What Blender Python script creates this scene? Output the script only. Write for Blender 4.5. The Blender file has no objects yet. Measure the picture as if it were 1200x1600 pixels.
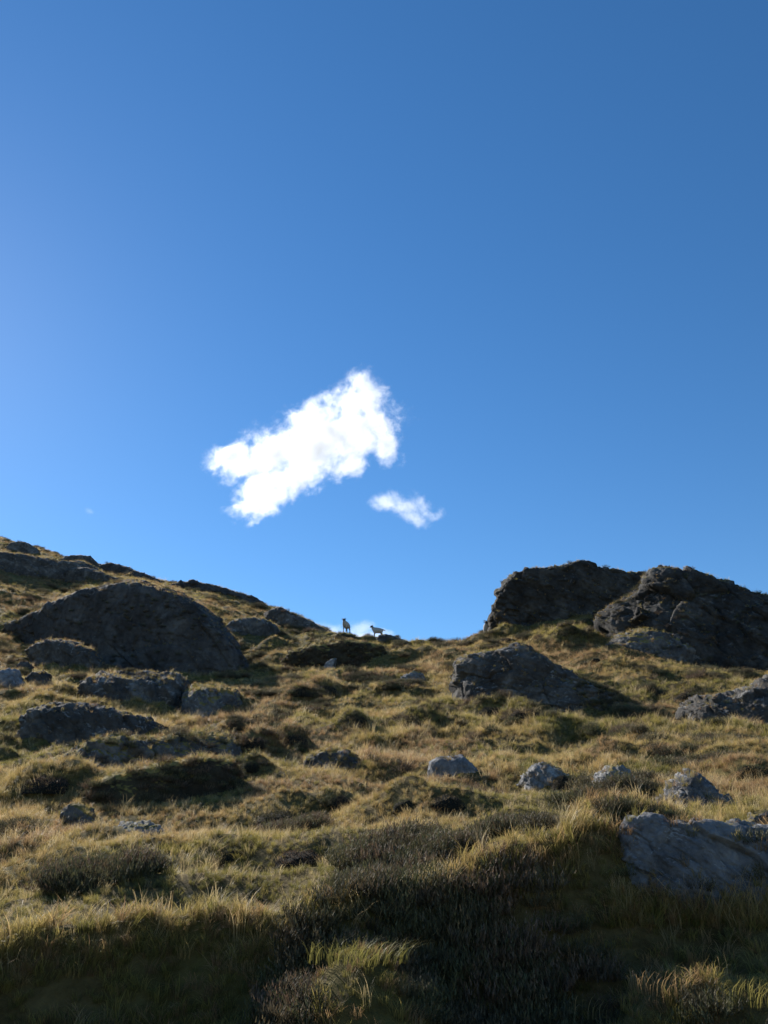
import bpy, math, random
import numpy as np
from mathutils import Vector, Matrix
from mathutils.bvhtree import BVHTree

random.seed(7)
RNG = np.random.default_rng(11)
SC = bpy.context.scene
COL = SC.collection

# ------------------------------------------------------------------ camera
F = 1232.0                       # focal length in photo pixels (1200 x 1600)
PITCH = math.radians(24.0)
cam_d = bpy.data.cameras.new('camera')
cam = bpy.data.objects.new('camera', cam_d)
COL.objects.link(cam)
cam_d.sensor_fit = 'VERTICAL'
cam_d.sensor_height = 24.0
cam_d.lens = 24.0 * F / 1600.0
cam_d.clip_start = 0.05
cam_d.clip_end = 20000.0
cam.location = (0, 0, 0)
cam.rotation_euler = (math.radians(90) + PITCH, 0, 0)
SC.camera = cam

# ------------------------------------------------------------------ sun and sky
SUN_EL = math.radians(32.0)
SUN_AZ = math.radians(-37.0)     # from straight ahead, negative = to the left
sun_vec = Vector((math.sin(SUN_AZ) * math.cos(SUN_EL), math.cos(SUN_AZ) * math.cos(SUN_EL), math.sin(SUN_EL)))
sd = bpy.data.lights.new('sun', 'SUN')
sd.energy = 5.0
sd.angle = math.radians(0.53)
sd.color = (1.0, 0.94, 0.86)
sun = bpy.data.objects.new('sun', sd)
sun.rotation_euler = sun_vec.to_track_quat('Z', 'Y').to_euler()
sun.location = (-60, 60, 80)
COL.objects.link(sun)

world = bpy.data.worlds.new('World')
SC.world = world
world.use_nodes = True
wn = world.node_tree
wn.nodes.clear()
w_out = wn.nodes.new('ShaderNodeOutputWorld')
w_bg = wn.nodes.new('ShaderNodeBackground')
w_sky = wn.nodes.new('ShaderNodeTexSky')
w_sky.sky_type = 'NISHITA'
w_sky.sun_disc = False
w_sky.sun_elevation = SUN_EL
w_sky.sun_rotation = SUN_AZ
w_sky.altitude = 300
w_sky.air_density = 1.0
w_sky.dust_density = 0.05
w_sky.ozone_density = 3.5
w_hsv = wn.nodes.new('ShaderNodeHueSaturation')
w_hsv.inputs['Saturation'].default_value = 1.22
wn.links.new(w_sky.outputs[0], w_hsv.inputs['Color'])
wn.links.new(w_hsv.outputs[0], w_bg.inputs['Color'])
w_bg.inputs['Strength'].default_value = 0.084
wn.links.new(w_bg.outputs[0], w_out.inputs['Surface'])

vs = SC.view_settings
vs.view_transform = 'Standard'
vs.look = 'None'
vs.exposure = 0.82
vs.gamma = 1.0
vs.use_curve_mapping = False
SC.cycles.volume_bounces = 14
SC.cycles.max_bounces = 14
SC.cycles.transparent_max_bounces = 16
SC.cycles.transmission_bounces = 6
SC.cycles.diffuse_bounces = 3
SC.cycles.use_denoising = True
SC.cycles.volume_max_steps = 512


# ------------------------------------------------------------------ pixel rays
def ray(u, v):
    """direction with Y = 1 through photo pixel (u, v); numpy friendly"""
    u = np.asarray(u, float)
    v = np.asarray(v, float)
    x = (u - 600.0) / F
    up = (800.0 - v) / F
    y = math.cos(PITCH) - up * math.sin(PITCH)
    z = math.sin(PITCH) + up * math.cos(PITCH)
    return np.stack([x / y, np.ones_like(x * y), z / y], -1)


# ------------------------------------------------------------------ noise (numpy)
def _hash(ix, iy, iz, seed):
    h = (ix.astype(np.int64) * 374761393 + iy.astype(np.int64) * 668265263 + iz.astype(np.int64) * 2147483647 + seed * 1274126177)
    h = (h ^ (h >> 13)) * 1274126177
    h = h & 0x7FFFFFFF
    h = ((h ^ (h >> 16)) * 73244475) & 0x7FFFFFFF
    return ((h ^ (h >> 15)) & 0xFFFFF) / float(0xFFFFF)


def vnoise(p, seed=0):
    """smooth value noise in -1..1"""
    i = np.floor(p)
    f = p - i
    f = f * f * f * (f * (f * 6 - 15) + 10)
    i = i.astype(np.int64)
    r = 0
    for dx in (0, 1):
        wx = f[..., 0] if dx else 1 - f[..., 0]
        for dy in (0, 1):
            wy = f[..., 1] if dy else 1 - f[..., 1]
            for dz in (0, 1):
                wz = f[..., 2] if dz else 1 - f[..., 2]
                r = r + wx * wy * wz * _hash(i[..., 0] + dx, i[..., 1] + dy, i[..., 2] + dz, seed)
    return r * 2 - 1


def fbm(p, octv=4, seed=0, gain=0.5):
    a, s, t = 1.0, 0, 0
    rot = np.array([[0.8, 0.6, 0], [-0.6, 0.8, 0], [0, 0, 1.0]])
    for k in range(octv):
        s = s + a * vnoise(p, seed + k * 17)
        t += a
        a *= gain
        p = (p @ rot) * 2.03 + 5.3
    return s / t


def ridged(p, octv=4, seed=0):
    a, s, t = 1.0, 0, 0
    for k in range(octv):
        s = s + a * (1 - 2 * np.abs(vnoise(p, seed + k * 23)))
        t += a
        a *= 0.5
        p = p * 2.07 + 3.1
    return s / t


def voronoi(p, seed=0):
    """F1, F2, value of the nearest cell"""
    i = np.floor(p).astype(np.int64)
    f1 = np.full(p.shape[:-1], 9.0)
    f2 = np.full(p.shape[:-1], 9.0)
    val = np.zeros(p.shape[:-1])
    tlt = np.zeros(p.shape[:-1])
    for dx in (-1, 0, 1):
        for dy in (-1, 0, 1):
            for dz in (-1, 0, 1):
                cx, cy, cz = i[..., 0] + dx, i[..., 1] + dy, i[..., 2] + dz
                px = cx + _hash(cx, cy, cz, seed + 1)
                py = cy + _hash(cx, cy, cz, seed + 2)
                pz = cz + _hash(cx, cy, cz, seed + 3)
                d = np.sqrt((px - p[..., 0]) ** 2 + (py - p[..., 1]) ** 2 + (pz - p[..., 2]) ** 2)
                v = _hash(cx, cy, cz, seed + 4)
                near = d < f1
                f2 = np.where(near, f1, np.minimum(f2, d))
                val = np.where(near, v, val)
                pl = ((px - p[..., 0]) * (_hash(cx, cy, cz, seed + 5) - 0.5) + (py - p[..., 1]) * (_hash(cx, cy, cz, seed + 6) - 0.5)
                      + (pz - p[..., 2]) * (_hash(cx, cy, cz, seed + 7) - 0.5)) * 2
                tlt = np.where(near, pl, tlt)
                f1 = np.where(near, d, f1)
    return f1, f2, val * 2 - 1, tlt


# ------------------------------------------------------------------ node helpers
def new_mat(name):
    m = bpy.data.materials.new(name)
    m.use_nodes = True
    nt = m.node_tree
    nt.nodes.clear()
    out = nt.nodes.new('ShaderNodeOutputMaterial')
    return m, nt, out


def nd(nt, typ, **kw):
    n = nt.nodes.new(typ)
    for k, v in kw.items():
        if k in n.inputs:
            n.inputs[k].default_value = v
        else:
            setattr(n, k, v)
    return n


def ramp(nt, fac, stops, interp='LINEAR'):
    r = nt.nodes.new('ShaderNodeValToRGB')
    r.color_ramp.interpolation = interp
    e = r.color_ramp.elements
    while len(e) < len(stops):
        e.new(0.5)
    for k, (pos, c) in enumerate(stops):
        e[k].position = pos
        e[k].color = (*c, 1) if len(c) == 3 else c
    nt.links.new(fac, r.inputs['Fac'])
    return r.outputs['Color']


def noise_tex(nt, vec, scale, detail=4, rough=0.55, dist=0.0):
    n = nd(nt, 'ShaderNodeTexNoise', Scale=scale, Detail=detail, Roughness=rough, Distortion=dist)
    nt.links.new(vec, n.inputs['Vector'])
    return n.outputs['Fac']


def mixc(nt, fac, a, b, mode='MIX'):
    m = nd(nt, 'ShaderNodeMix', data_type='RGBA', blend_type=mode)
    for sock, val in ((m.inputs[0], fac), (m.inputs[6], a), (m.inputs[7], b)):
        if hasattr(val, 'is_linked'):
            nt.links.new(val, sock)
        else:
            sock.default_value = val if isinstance(val, (int, float)) else (*val, 1)
    return m.outputs[2]


def math_n(nt, op, a, b=None, clamp=False):
    m = nd(nt, 'ShaderNodeMath', operation=op, use_clamp=clamp)
    for k, val in enumerate((a, b)):
        if val is None:
            continue
        if hasattr(val, 'is_linked'):
            nt.links.new(val, m.inputs[k])
        else:
            m.inputs[k].default_value = val
    return m.outputs[0]


# ------------------------------------------------------------------ materials
def mat_ground():
    m, nt, out = new_mat('peaty_ground')
    geo = nd(nt, 'ShaderNodeNewGeometry')
    P = geo.outputs['Position']
    big = noise_tex(nt, P, 0.35, 5, 0.6)
    small = noise_tex(nt, P, 6.0, 6, 0.7)
    c1 = ramp(nt, big, [(0.30, (0.10, 0.075, 0.032)), (0.45, (0.17, 0.125, 0.050)), (0.58, (0.15, 0.125, 0.042)), (0.72, (0.18, 0.115, 0.050))])
    c2 = ramp(nt, small, [(0.30, (0.40, 0.38, 0.34)), (0.65, (1.0, 1.0, 1.0))])
    c = mixc(nt, 1.0, c1, c2, 'MULTIPLY')
    b = nd(nt, 'ShaderNodeBsdfPrincipled', Roughness=0.95)
    b.inputs['Specular IOR Level'].default_value = 0.1
    nt.links.new(c, b.inputs['Base Color'])
    fine = noise_tex(nt, P, 22.0, 5, 0.75)
    bp = nd(nt, 'ShaderNodeBump', Strength=0.9, Distance=0.06)
    nt.links.new(fine, bp.inputs['Height'])
    nt.links.new(bp.outputs[0], b.inputs['Normal'])
    nt.links.new(b.outputs[0], out.inputs['Surface'])
    return m


def mat_rock(name, dark, mid, pale, lichen=0.5, moss=0.5, scale=1.0, moss_col=(0.13, 0.115, 0.030)):
    m, nt, out = new_mat(name)
    geo = nd(nt, 'ShaderNodeNewGeometry')
    P = geo.outputs['Position']
    n1 = noise_tex(nt, P, 0.9 * scale, 7, 0.65, 0.6)
    n2 = noise_tex(nt, P, 5.0 * scale, 8, 0.7)
    n3 = noise_tex(nt, P, 2.2 * scale, 6, 0.75, 1.2)
    base = ramp(nt, n1, [(0.32, dark), (0.50, mid), (0.70, tuple(x * 0.55 + y * 0.45 for x, y in zip(mid, pale)))])
    spk = ramp(nt, n2, [(0.30, (0.50, 0.50, 0.52)), (0.55, (1, 1, 1)), (0.75, (1.25, 1.22, 1.18))])
    c = mixc(nt, 1.0, base, spk, 'MULTIPLY')
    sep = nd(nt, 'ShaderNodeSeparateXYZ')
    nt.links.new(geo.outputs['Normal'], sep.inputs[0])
    n3 = math_n(nt, 'ADD', n3, math_n(nt, 'MULTIPLY', math_n(nt, 'MAXIMUM', sep.outputs['Z'], 0.0), 0.13))  # upward faces biased to lichen pale, painting sunlit tops into the colour
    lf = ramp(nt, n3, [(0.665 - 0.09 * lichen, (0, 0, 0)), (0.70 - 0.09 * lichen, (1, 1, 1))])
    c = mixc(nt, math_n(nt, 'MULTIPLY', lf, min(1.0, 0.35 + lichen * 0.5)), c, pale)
    # moss and turf on ledges that face upwards
    mz = math_n(nt, 'ADD', sep.outputs['Z'], math_n(nt, 'MULTIPLY', math_n(nt, 'SUBTRACT', n1, 0.5), 1.6))
    mf = math_n(nt, 'MULTIPLY', math_n(nt, 'SUBTRACT', mz, 1.12 - 0.75 * moss), 5.0, True)
    mn = noise_tex(nt, P, 3.0 * scale, 5, 0.6)
    mc = ramp(nt, mn, [(0.35, tuple(x * 0.55 for x in moss_col)), (0.6, moss_col), (0.75, (moss_col[0] * 1.4, moss_col[1] * 1.25, moss_col[2]))])
    c = mixc(nt, mf, c, mc)
    b = nd(nt, 'ShaderNodeBsdfPrincipled', Roughness=0.92)
    b.inputs['Specular IOR Level'].default_value = 0.22
    nt.links.new(c, b.inputs['Base Color'])
    fine = noise_tex(nt, P, 9.0 * scale, 9, 0.75, 0.4)
    bp = nd(nt, 'ShaderNodeBump', Strength=0.85, Distance=0.09 / scale)
    nt.links.new(fine, bp.inputs['Height'])
    nt.links.new(bp.outputs[0], b.inputs['Normal'])
    nt.links.new(b.outputs[0], out.inputs['Surface'])
    return m


def mat_blades(name, stops, scale=0.45, trans=0.45, rough=0.6, vary=0.5, tip=1.5):
    """grass or heather: colour by where the tuft grows, by chance and from foot to tip"""
    m, nt, out = new_mat(name)
    oi = nd(nt, 'ShaderNodeObjectInfo')
    n = noise_tex(nt, oi.outputs['Location'], scale, 3, 0.6)
    n = math_n(nt, 'ADD', n, math_n(nt, 'MULTIPLY', math_n(nt, 'SUBTRACT', oi.outputs['Random'], 0.5), vary * 0.6))
    c = ramp(nt, n, stops)
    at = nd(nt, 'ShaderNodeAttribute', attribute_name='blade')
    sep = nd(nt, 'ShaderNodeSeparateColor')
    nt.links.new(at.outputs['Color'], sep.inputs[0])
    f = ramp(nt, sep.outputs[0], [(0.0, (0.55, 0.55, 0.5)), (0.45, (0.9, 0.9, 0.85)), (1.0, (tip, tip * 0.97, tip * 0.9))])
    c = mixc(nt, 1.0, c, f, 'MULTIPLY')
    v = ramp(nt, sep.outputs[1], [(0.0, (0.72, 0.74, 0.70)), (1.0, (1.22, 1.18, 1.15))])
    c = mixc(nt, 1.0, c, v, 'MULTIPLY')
    d = nd(nt, 'ShaderNodeBsdfPrincipled', Roughness=rough)
    d.inputs['Specular IOR Level'].default_value = 0.25
    nt.links.new(c, d.inputs['Base Color'])
    t = nd(nt, 'ShaderNodeBsdfTranslucent')
    nt.links.new(c, t.inputs['Color'])
    mx = nd(nt, 'ShaderNodeMixShader', Fac=trans)
    nt.links.new(d.outputs[0], mx.inputs[1])
    nt.links.new(t.outputs[0], mx.inputs[2])
    nt.links.new(mx.outputs[0], out.inputs['Surface'])
    return m


def mat_plain(name, col, rough=0.9, var=0.25, scale=30.0, bump=0.4, dist=0.02):
    m, nt, out = new_mat(name)
    tc = nd(nt, 'ShaderNodeTexCoord')
    n = noise_tex(nt, tc.outputs['Object'], scale, 5, 0.65)
    c = ramp(nt, n, [(0.3, tuple(x * (1 - var) for x in col)), (0.7, tuple(x * (1 + var) for x in col))])
    b = nd(nt, 'ShaderNodeBsdfPrincipled', Roughness=rough)
    b.inputs['Specular IOR Level'].default_value = 0.2
    nt.links.new(c, b.inputs['Base Color'])
    bp = nd(nt, 'ShaderNodeBump', Strength=bump, Distance=dist)
    nt.links.new(n, bp.inputs['Height'])
    nt.links.new(bp.outputs[0], b.inputs['Normal'])
    nt.links.new(b.outputs[0], out.inputs['Surface'])
    return m


M_GROUND = mat_ground()
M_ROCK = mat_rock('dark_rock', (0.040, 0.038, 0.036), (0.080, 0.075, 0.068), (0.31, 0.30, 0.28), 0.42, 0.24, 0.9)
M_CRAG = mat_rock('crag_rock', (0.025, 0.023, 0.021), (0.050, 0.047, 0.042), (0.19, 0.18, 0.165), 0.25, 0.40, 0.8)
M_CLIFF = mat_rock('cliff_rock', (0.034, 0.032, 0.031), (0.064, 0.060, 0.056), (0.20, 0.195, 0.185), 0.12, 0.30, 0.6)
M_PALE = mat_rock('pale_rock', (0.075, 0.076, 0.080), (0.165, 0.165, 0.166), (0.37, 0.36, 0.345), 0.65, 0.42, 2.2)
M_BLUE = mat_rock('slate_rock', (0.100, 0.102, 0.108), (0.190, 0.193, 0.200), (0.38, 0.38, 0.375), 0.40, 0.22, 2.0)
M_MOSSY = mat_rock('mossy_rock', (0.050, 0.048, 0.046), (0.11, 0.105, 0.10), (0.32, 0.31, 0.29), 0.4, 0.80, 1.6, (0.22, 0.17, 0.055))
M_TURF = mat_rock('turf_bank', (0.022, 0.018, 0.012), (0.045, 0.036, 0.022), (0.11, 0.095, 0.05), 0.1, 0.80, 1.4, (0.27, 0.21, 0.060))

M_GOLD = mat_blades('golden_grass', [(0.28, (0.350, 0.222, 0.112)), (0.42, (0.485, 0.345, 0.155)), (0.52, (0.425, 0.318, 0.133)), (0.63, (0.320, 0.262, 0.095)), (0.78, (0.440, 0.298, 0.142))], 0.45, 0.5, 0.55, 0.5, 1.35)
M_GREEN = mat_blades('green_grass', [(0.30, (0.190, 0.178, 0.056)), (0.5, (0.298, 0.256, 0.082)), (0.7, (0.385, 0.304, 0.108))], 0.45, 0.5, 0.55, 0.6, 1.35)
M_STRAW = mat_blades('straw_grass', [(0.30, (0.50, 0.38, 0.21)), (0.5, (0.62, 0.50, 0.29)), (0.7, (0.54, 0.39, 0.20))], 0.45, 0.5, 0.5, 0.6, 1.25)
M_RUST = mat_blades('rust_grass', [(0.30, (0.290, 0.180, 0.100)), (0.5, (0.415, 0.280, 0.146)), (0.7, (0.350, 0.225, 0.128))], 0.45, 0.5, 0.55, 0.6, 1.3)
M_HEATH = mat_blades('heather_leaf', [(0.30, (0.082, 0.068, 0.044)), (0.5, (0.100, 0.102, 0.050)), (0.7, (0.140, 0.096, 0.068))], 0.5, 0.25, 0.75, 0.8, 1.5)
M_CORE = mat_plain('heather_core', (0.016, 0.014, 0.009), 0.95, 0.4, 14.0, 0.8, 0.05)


# ------------------------------------------------------------------ mesh helpers
def mesh_obj(name, verts, faces, mats, parent=None, smooth=True, link=True):
    me = bpy.data.meshes.new(name)
    verts = np.asarray(verts, np.float32)
    faces = np.asarray(faces, np.int32)
    nf, k = faces.shape
    me.vertices.add(len(verts))
    me.vertices.foreach_set('co', verts.ravel())
    me.loops.add(nf * k)
    me.loops.foreach_set('vertex_index', faces.ravel())
    me.polygons.add(nf)
    me.polygons.foreach_set('loop_start', np.arange(nf, dtype=np.int32) * k)
    me.polygons.foreach_set('loop_total', np.full(nf, k, np.int32))
    if smooth:
        me.polygons.foreach_set('use_smooth', np.ones(nf, bool))
    for m in mats if isinstance(mats, (list, tuple)) else [mats]:
        me.materials.append(m)
    me.update(calc_edges=True)
    o = bpy.data.objects.new(name, me)
    if link:
        COL.objects.link(o)
    if parent:
        o.parent = parent
    return o


def tag(o, label, cat, group=None):
    o['label'] = label
    o['category'] = cat
    if group:
        o['group'] = group
    return o


def grid_faces(nr, nc, wrap=False):
    r = np.arange(nr - 1)[:, None]
    c = np.arange(nc - (0 if wrap else 1))[None, :]
    c2 = (c + 1) % nc
    a = r * nc + c
    b = r * nc + c2
    d = (r + 1) * nc + c2
    e = (r + 1) * nc + c
    return np.stack([a.ravel() if a.shape == b.shape else np.broadcast_to(a, b.shape).ravel(), b.ravel(), d.ravel(), e.ravel()], -1)


# ------------------------------------------------------------------ terrain
SKY = [(-900, 640), (-300, 760), (0, 834), (22, 842), (34, 850), (60, 851), (85, 860), (100, 868), (140, 871), (150, 878), (200, 889), (230, 902), (265, 909),
       (300, 912), (350, 922), (400, 938), (440, 952), (480, 970), (505, 983)]


def I(u, pts):
    return np.interp(u, [p[0] for p in pts], [p[1] for p in pts])


ROWS = [   # (v against u), (Y against u); from the foot of the bank to beyond the crest
    ([(0, 2050)], [(0, 3.9)]),
    ([(0, 1600)], [(0, 5.15), (900, 5.15), (1100, 5.0), (1200, 4.8)]),
    ([(0, 1474), (100, 1440), (200, 1414), (320, 1412), (420, 1432), (500, 1392), (600, 1380), (750, 1350), (900, 1328), (1000, 1312), (1200, 1300)],
     [(0, 5.34), (200, 5.46), (400, 5.46), (600, 5.50), (800, 5.58), (1000, 5.68), (1200, 5.78)]),
    ([(0, 1400), (200, 1365), (400, 1362), (600, 1322), (800, 1295), (1000, 1262), (1200, 1240)],
     [(0, 7.4), (400, 7.5), (600, 7.6), (800, 8.0), (1000, 8.3), (1200, 8.6)]),
    ([(0, 1295), (200, 1285), (400, 1280), (600, 1265), (800, 1245), (1000, 1220), (1200, 1195)],
     [(0, 10.4), (400, 10.5), (600, 10.5), (800, 10.8), (1000, 11.2), (1200, 12)]),
    ([(0, 1212), (200, 1210), (400, 1204), (600, 1198), (800, 1180), (1000, 1165), (1200, 1150)],
     [(0, 15), (400, 15.4), (600, 15.6), (800, 16), (1000, 16.2), (1200, 17)]),
    ([(0, 1130), (200, 1132), (400, 1126), (600, 1118), (800, 1110), (1000, 1096), (1200, 1088)],
     [(0, 22), (200, 22), (400, 23), (600, 24), (800, 24), (1000, 25), (1200, 26)]),
    ([(0, 1058), (200, 1062), (400, 1062), (500, 1058), (600, 1052), (800, 1045), (1000, 1036), (1200, 1045)],
     [(0, 33), (200, 34), (400, 35), (600, 34), (800, 34), (1000, 34), (1200, 33)]),
    ([(-300, 960), (0, 992), (100, 1018), (200, 1044), (300, 1050), (400, 1035), (470, 1042), (560, 1036), (620, 1024), (700, 1015), (800, 1002), (900, 976), (1000, 985), (1200, 1020)],
     [(0, 47), (200, 46), (400, 46), (500, 43), (600, 42), (800, 42), (1000, 41), (1200, 38)]),
    ([(-300, 880), (0, 908), (100, 930), (200, 915), (300, 935), (350, 950), (400, 975), (460, 992), (510, 993), (525, 990), (560, 991), (600, 992), (640, 1001), (690, 1001), (720, 998), (752, 987), (780, 978), (850, 968), (930, 958), (1000, 962), (1200, 980)],
     [(0, 66), (200, 64), (300, 62), (400, 58), (500, 52), (600, 50), (750, 50), (850, 47), (1000, 46), (1200, 44)]),
    (SKY + [(560, 1030), (700, 1045), (1200, 1050)],
     [(0, 115), (200, 100), (350, 86), (450, 74), (510, 66), (600, 62), (1200, 62)]),
    ([(u, v + 40) for u, v in SKY] + [(560, 1080), (700, 1090), (1200, 1100)],
     [(0, 150), (200, 140), (500, 110), (1200, 100)]),
    ([(0, 1150), (1200, 1200)], [(0, 400), (1200, 400)]),
    ([(0, 1360), (1200, 1360)], [(0, 4000), (1200, 4000)]),
]
NSEG = [30, 120, 50, 62, 58, 56, 50, 48, 54, 50, 20, 10, 8]


def smooth_rows(a, n):
    for _ in range(n):
        b = a.copy()
        b[1:-1] = (a[:-2] + 2 * a[1:-1] + a[2:]) / 4
        a = b
    return a


def build_terrain():
    us = np.concatenate([np.linspace(-2600, -330, 40), np.arange(-300, 1501, 3.0), np.linspace(1530, 3800, 40)])
    ctrl = []
    for vp, yp in ROWS:
        vv = I(us, sorted(vp))
        yy = I(us, yp)
        ctrl.append(ray(us, vv) * yy[:, None])
    pts = []
    for k in range(len(ctrl) - 1):
        n = NSEG[k]
        t = (np.arange(n) / n)[:, None, None]
        pts.append(ctrl[k][None] * (1 - t) + ctrl[k + 1][None] * t)
    pts.append(ctrl[-1][None])
    g = np.concatenate(pts, 0)
    s = smooth_rows(g, 60)
    keep = smooth_rows(g, 6)
    w = np.zeros((g.shape[0], 1, 1))
    w[:] = 1.0
    w[:260] = 0.0
    w = smooth_rows(w, 200)
    g = keep * (1 - w) + s * w
    # flat ground from the foot of the bank back past the camera
    back = []
    for y, z in ((-400, -14.0), (-40, -2.4), (-6, -1.75), (0, -1.7), (2.5, -1.68)):
        row = g[0].copy()
        row[:, 0] = g[0][:, 0] * (1.0 if y > -10 else abs(y) / 6)
        row[:, 1] = y
        row[:, 2] = z
        back.append(row[None])
    g = np.concatenate(back + [g], 0)
    return g


G = build_terrain()
NR, NC = G.shape[:2]
flat = G.reshape(-1, 3).copy()
TF = grid_faces(NR, NC)


def bvh_of(verts, faces):
    return BVHTree.FromPolygons([tuple(p) for p in verts.tolist()], faces.tolist())


def coarse_bvh(verts):
    g = verts.reshape(NR, NC, 3)[::2, ::2]
    return bvh_of(g.reshape(-1, 3), grid_faces(g.shape[0], g.shape[1]))


def cast(bvh, u, v):
    d = Vector(ray(u, v).tolist()).normalized()
    return bvh.ray_cast(Vector((0, 0, 0)), d)[0]


# low hummocks everywhere
xy = flat.copy()
xy[:, 2] = 0
dist = np.hypot(flat[:, 0], flat[:, 1])
near = np.clip((flat[:, 1] - 4.0) / 2.0, 0, 1) * np.clip((600 - dist) / 300, 0, 1)
hum = 0.16 * fbm(xy / 5.0, 3, 3) * np.clip(dist / 16, 0.35, 2.2)
bil = np.abs(vnoise(xy / 1.5, 21)) * 0.62 + np.abs(vnoise(xy / 0.75 + 9, 22)) * 0.38
hum += (0.34 - bil) * 0.50 * np.clip(dist / 14, 0.45, 1.3)
hum += 0.05 * fbm(xy / 0.42, 3, 5)
flat[:, 2] += hum * near

BV0 = coarse_bvh(flat)

# mounds seen in the photograph: (u, v of the foot, width px, height px, sharpness)
MOUNDS = [
    (470, 1345, 130, 26), (350, 1345, 95, 22), (440, 1285, 95, 26), (530, 1262, 60, 26),
    (690, 1262, 120, 26), (640, 1262, 70, 30), (650, 1335, 75, 16), (555, 1138, 64, 28), (650, 1142, 62, 28), (470, 1092, 60, 22), (500, 1085, 66, 24), (800, 1292, 110, 26),
    (400, 1168, 52, 24), (390, 1205, 44, 24), (60, 1240, 120, 40), (460, 1162, 60, 24), (770, 1120, 70, 26), (820, 1122, 70, 26), (1080, 1100, 60, 26), (880, 1330, 90, 18),
    (925, 1320, 100, 22), (990, 1262, 110, 24), (1180, 1215, 80, 30), (720, 1178, 50, 18), (300, 1410, 90, 14), (230, 1420, 110, 16), (120, 1392, 70, 20), (20, 1345, 70, 24),
    (780, 1360, 80, 14), (890, 1238, 60, 22), (350, 1150, 60, 24), (1120, 1185, 60, 20), (560, 1385, 110, 10), (930, 1040, 60, 16), (970, 1048, 56, 16), (790, 1000, 70, 16), (750, 1340, 60, 10),
    (60, 1100, 50, 14), (25, 1120, 60, 14), (95, 1090, 40, 12), (960, 1185, 60, 18), (600, 1215, 60, 18), (690, 1210, 60, 18), (880, 1140, 70, 18), (1030, 1190, 60, 18), (530, 1065, 60, 14),
    (700, 1035, 70, 18), (650, 1030, 60, 16), (610, 1040, 60, 16), (870, 1010, 70, 18), (900, 1000, 60, 16), (330, 1040, 30, 10), (430, 1010, 40, 12), (420, 1035, 40, 12),
]
for (u, v, w, h) in MOUNDS:
    p = cast(BV0, u, v)
    if p is None:
        continue
    r = w / F * p.y * 0.55
    hh = h / F * p.y * 0.9
    cx, cy = p.x, p.y + r * 0.5
    d2 = ((flat[:, 0] - cx) ** 2 + (flat[:, 1] - cy) ** 2) / (r * r)
    sel = d2 < 9
    wob = 1 + 0.25 * fbm(xy[sel] / (r * 0.8), 2, int(u))
    flat[sel, 2] += hh * np.exp(-(d2[sel] * wob) ** 1.4)

# knolls that stand out from the bank into the sun: (u, v of the top, distance, width px)
KNOLLS = [(562, 1512, 4.80, 185), (1040, 1558, 4.70, 120), (1185, 1568, 4.55, 150)]
for (u, v, y, w) in KNOLLS:
    c = ray(u, v) * y
    r = w / F * y * 0.55
    d2 = ((flat[:, 0] - c[0]) ** 2 + (flat[:, 1] - c[1]) ** 2 * 0.8) / (r * r)
    near_i = int(np.argmin(d2))
    hh = c[2] - flat[near_i, 2]
    sel = d2 < 9
    wob = 1 + 0.3 * fbm(xy[sel] / (r * 0.7), 2, int(u))
    flat[sel, 2] += hh * np.exp(-(d2[sel] * wob) ** 1.5)

BV = coarse_bvh(flat)
ground = mesh_obj('ground', flat, TF, M_GROUND)
ground['kind'] = 'structure'
ground['label'] = 'grassy hillside rising to a rocky ridge'


# ------------------------------------------------------------------ rocks
ROCK_V, ROCK_F, ROCK_OF = [], [], {}
_off = [0]


def resample(pts, n):
    p = np.asarray(pts, float)
    d = np.r_[0, np.cumsum(np.hypot(*np.diff(p, axis=0).T))]
    t = np.linspace(0, d[-1], n)
    return np.stack([np.interp(t, d, p[:, 0]), np.interp(t, d, p[:, 1])], -1)


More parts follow.
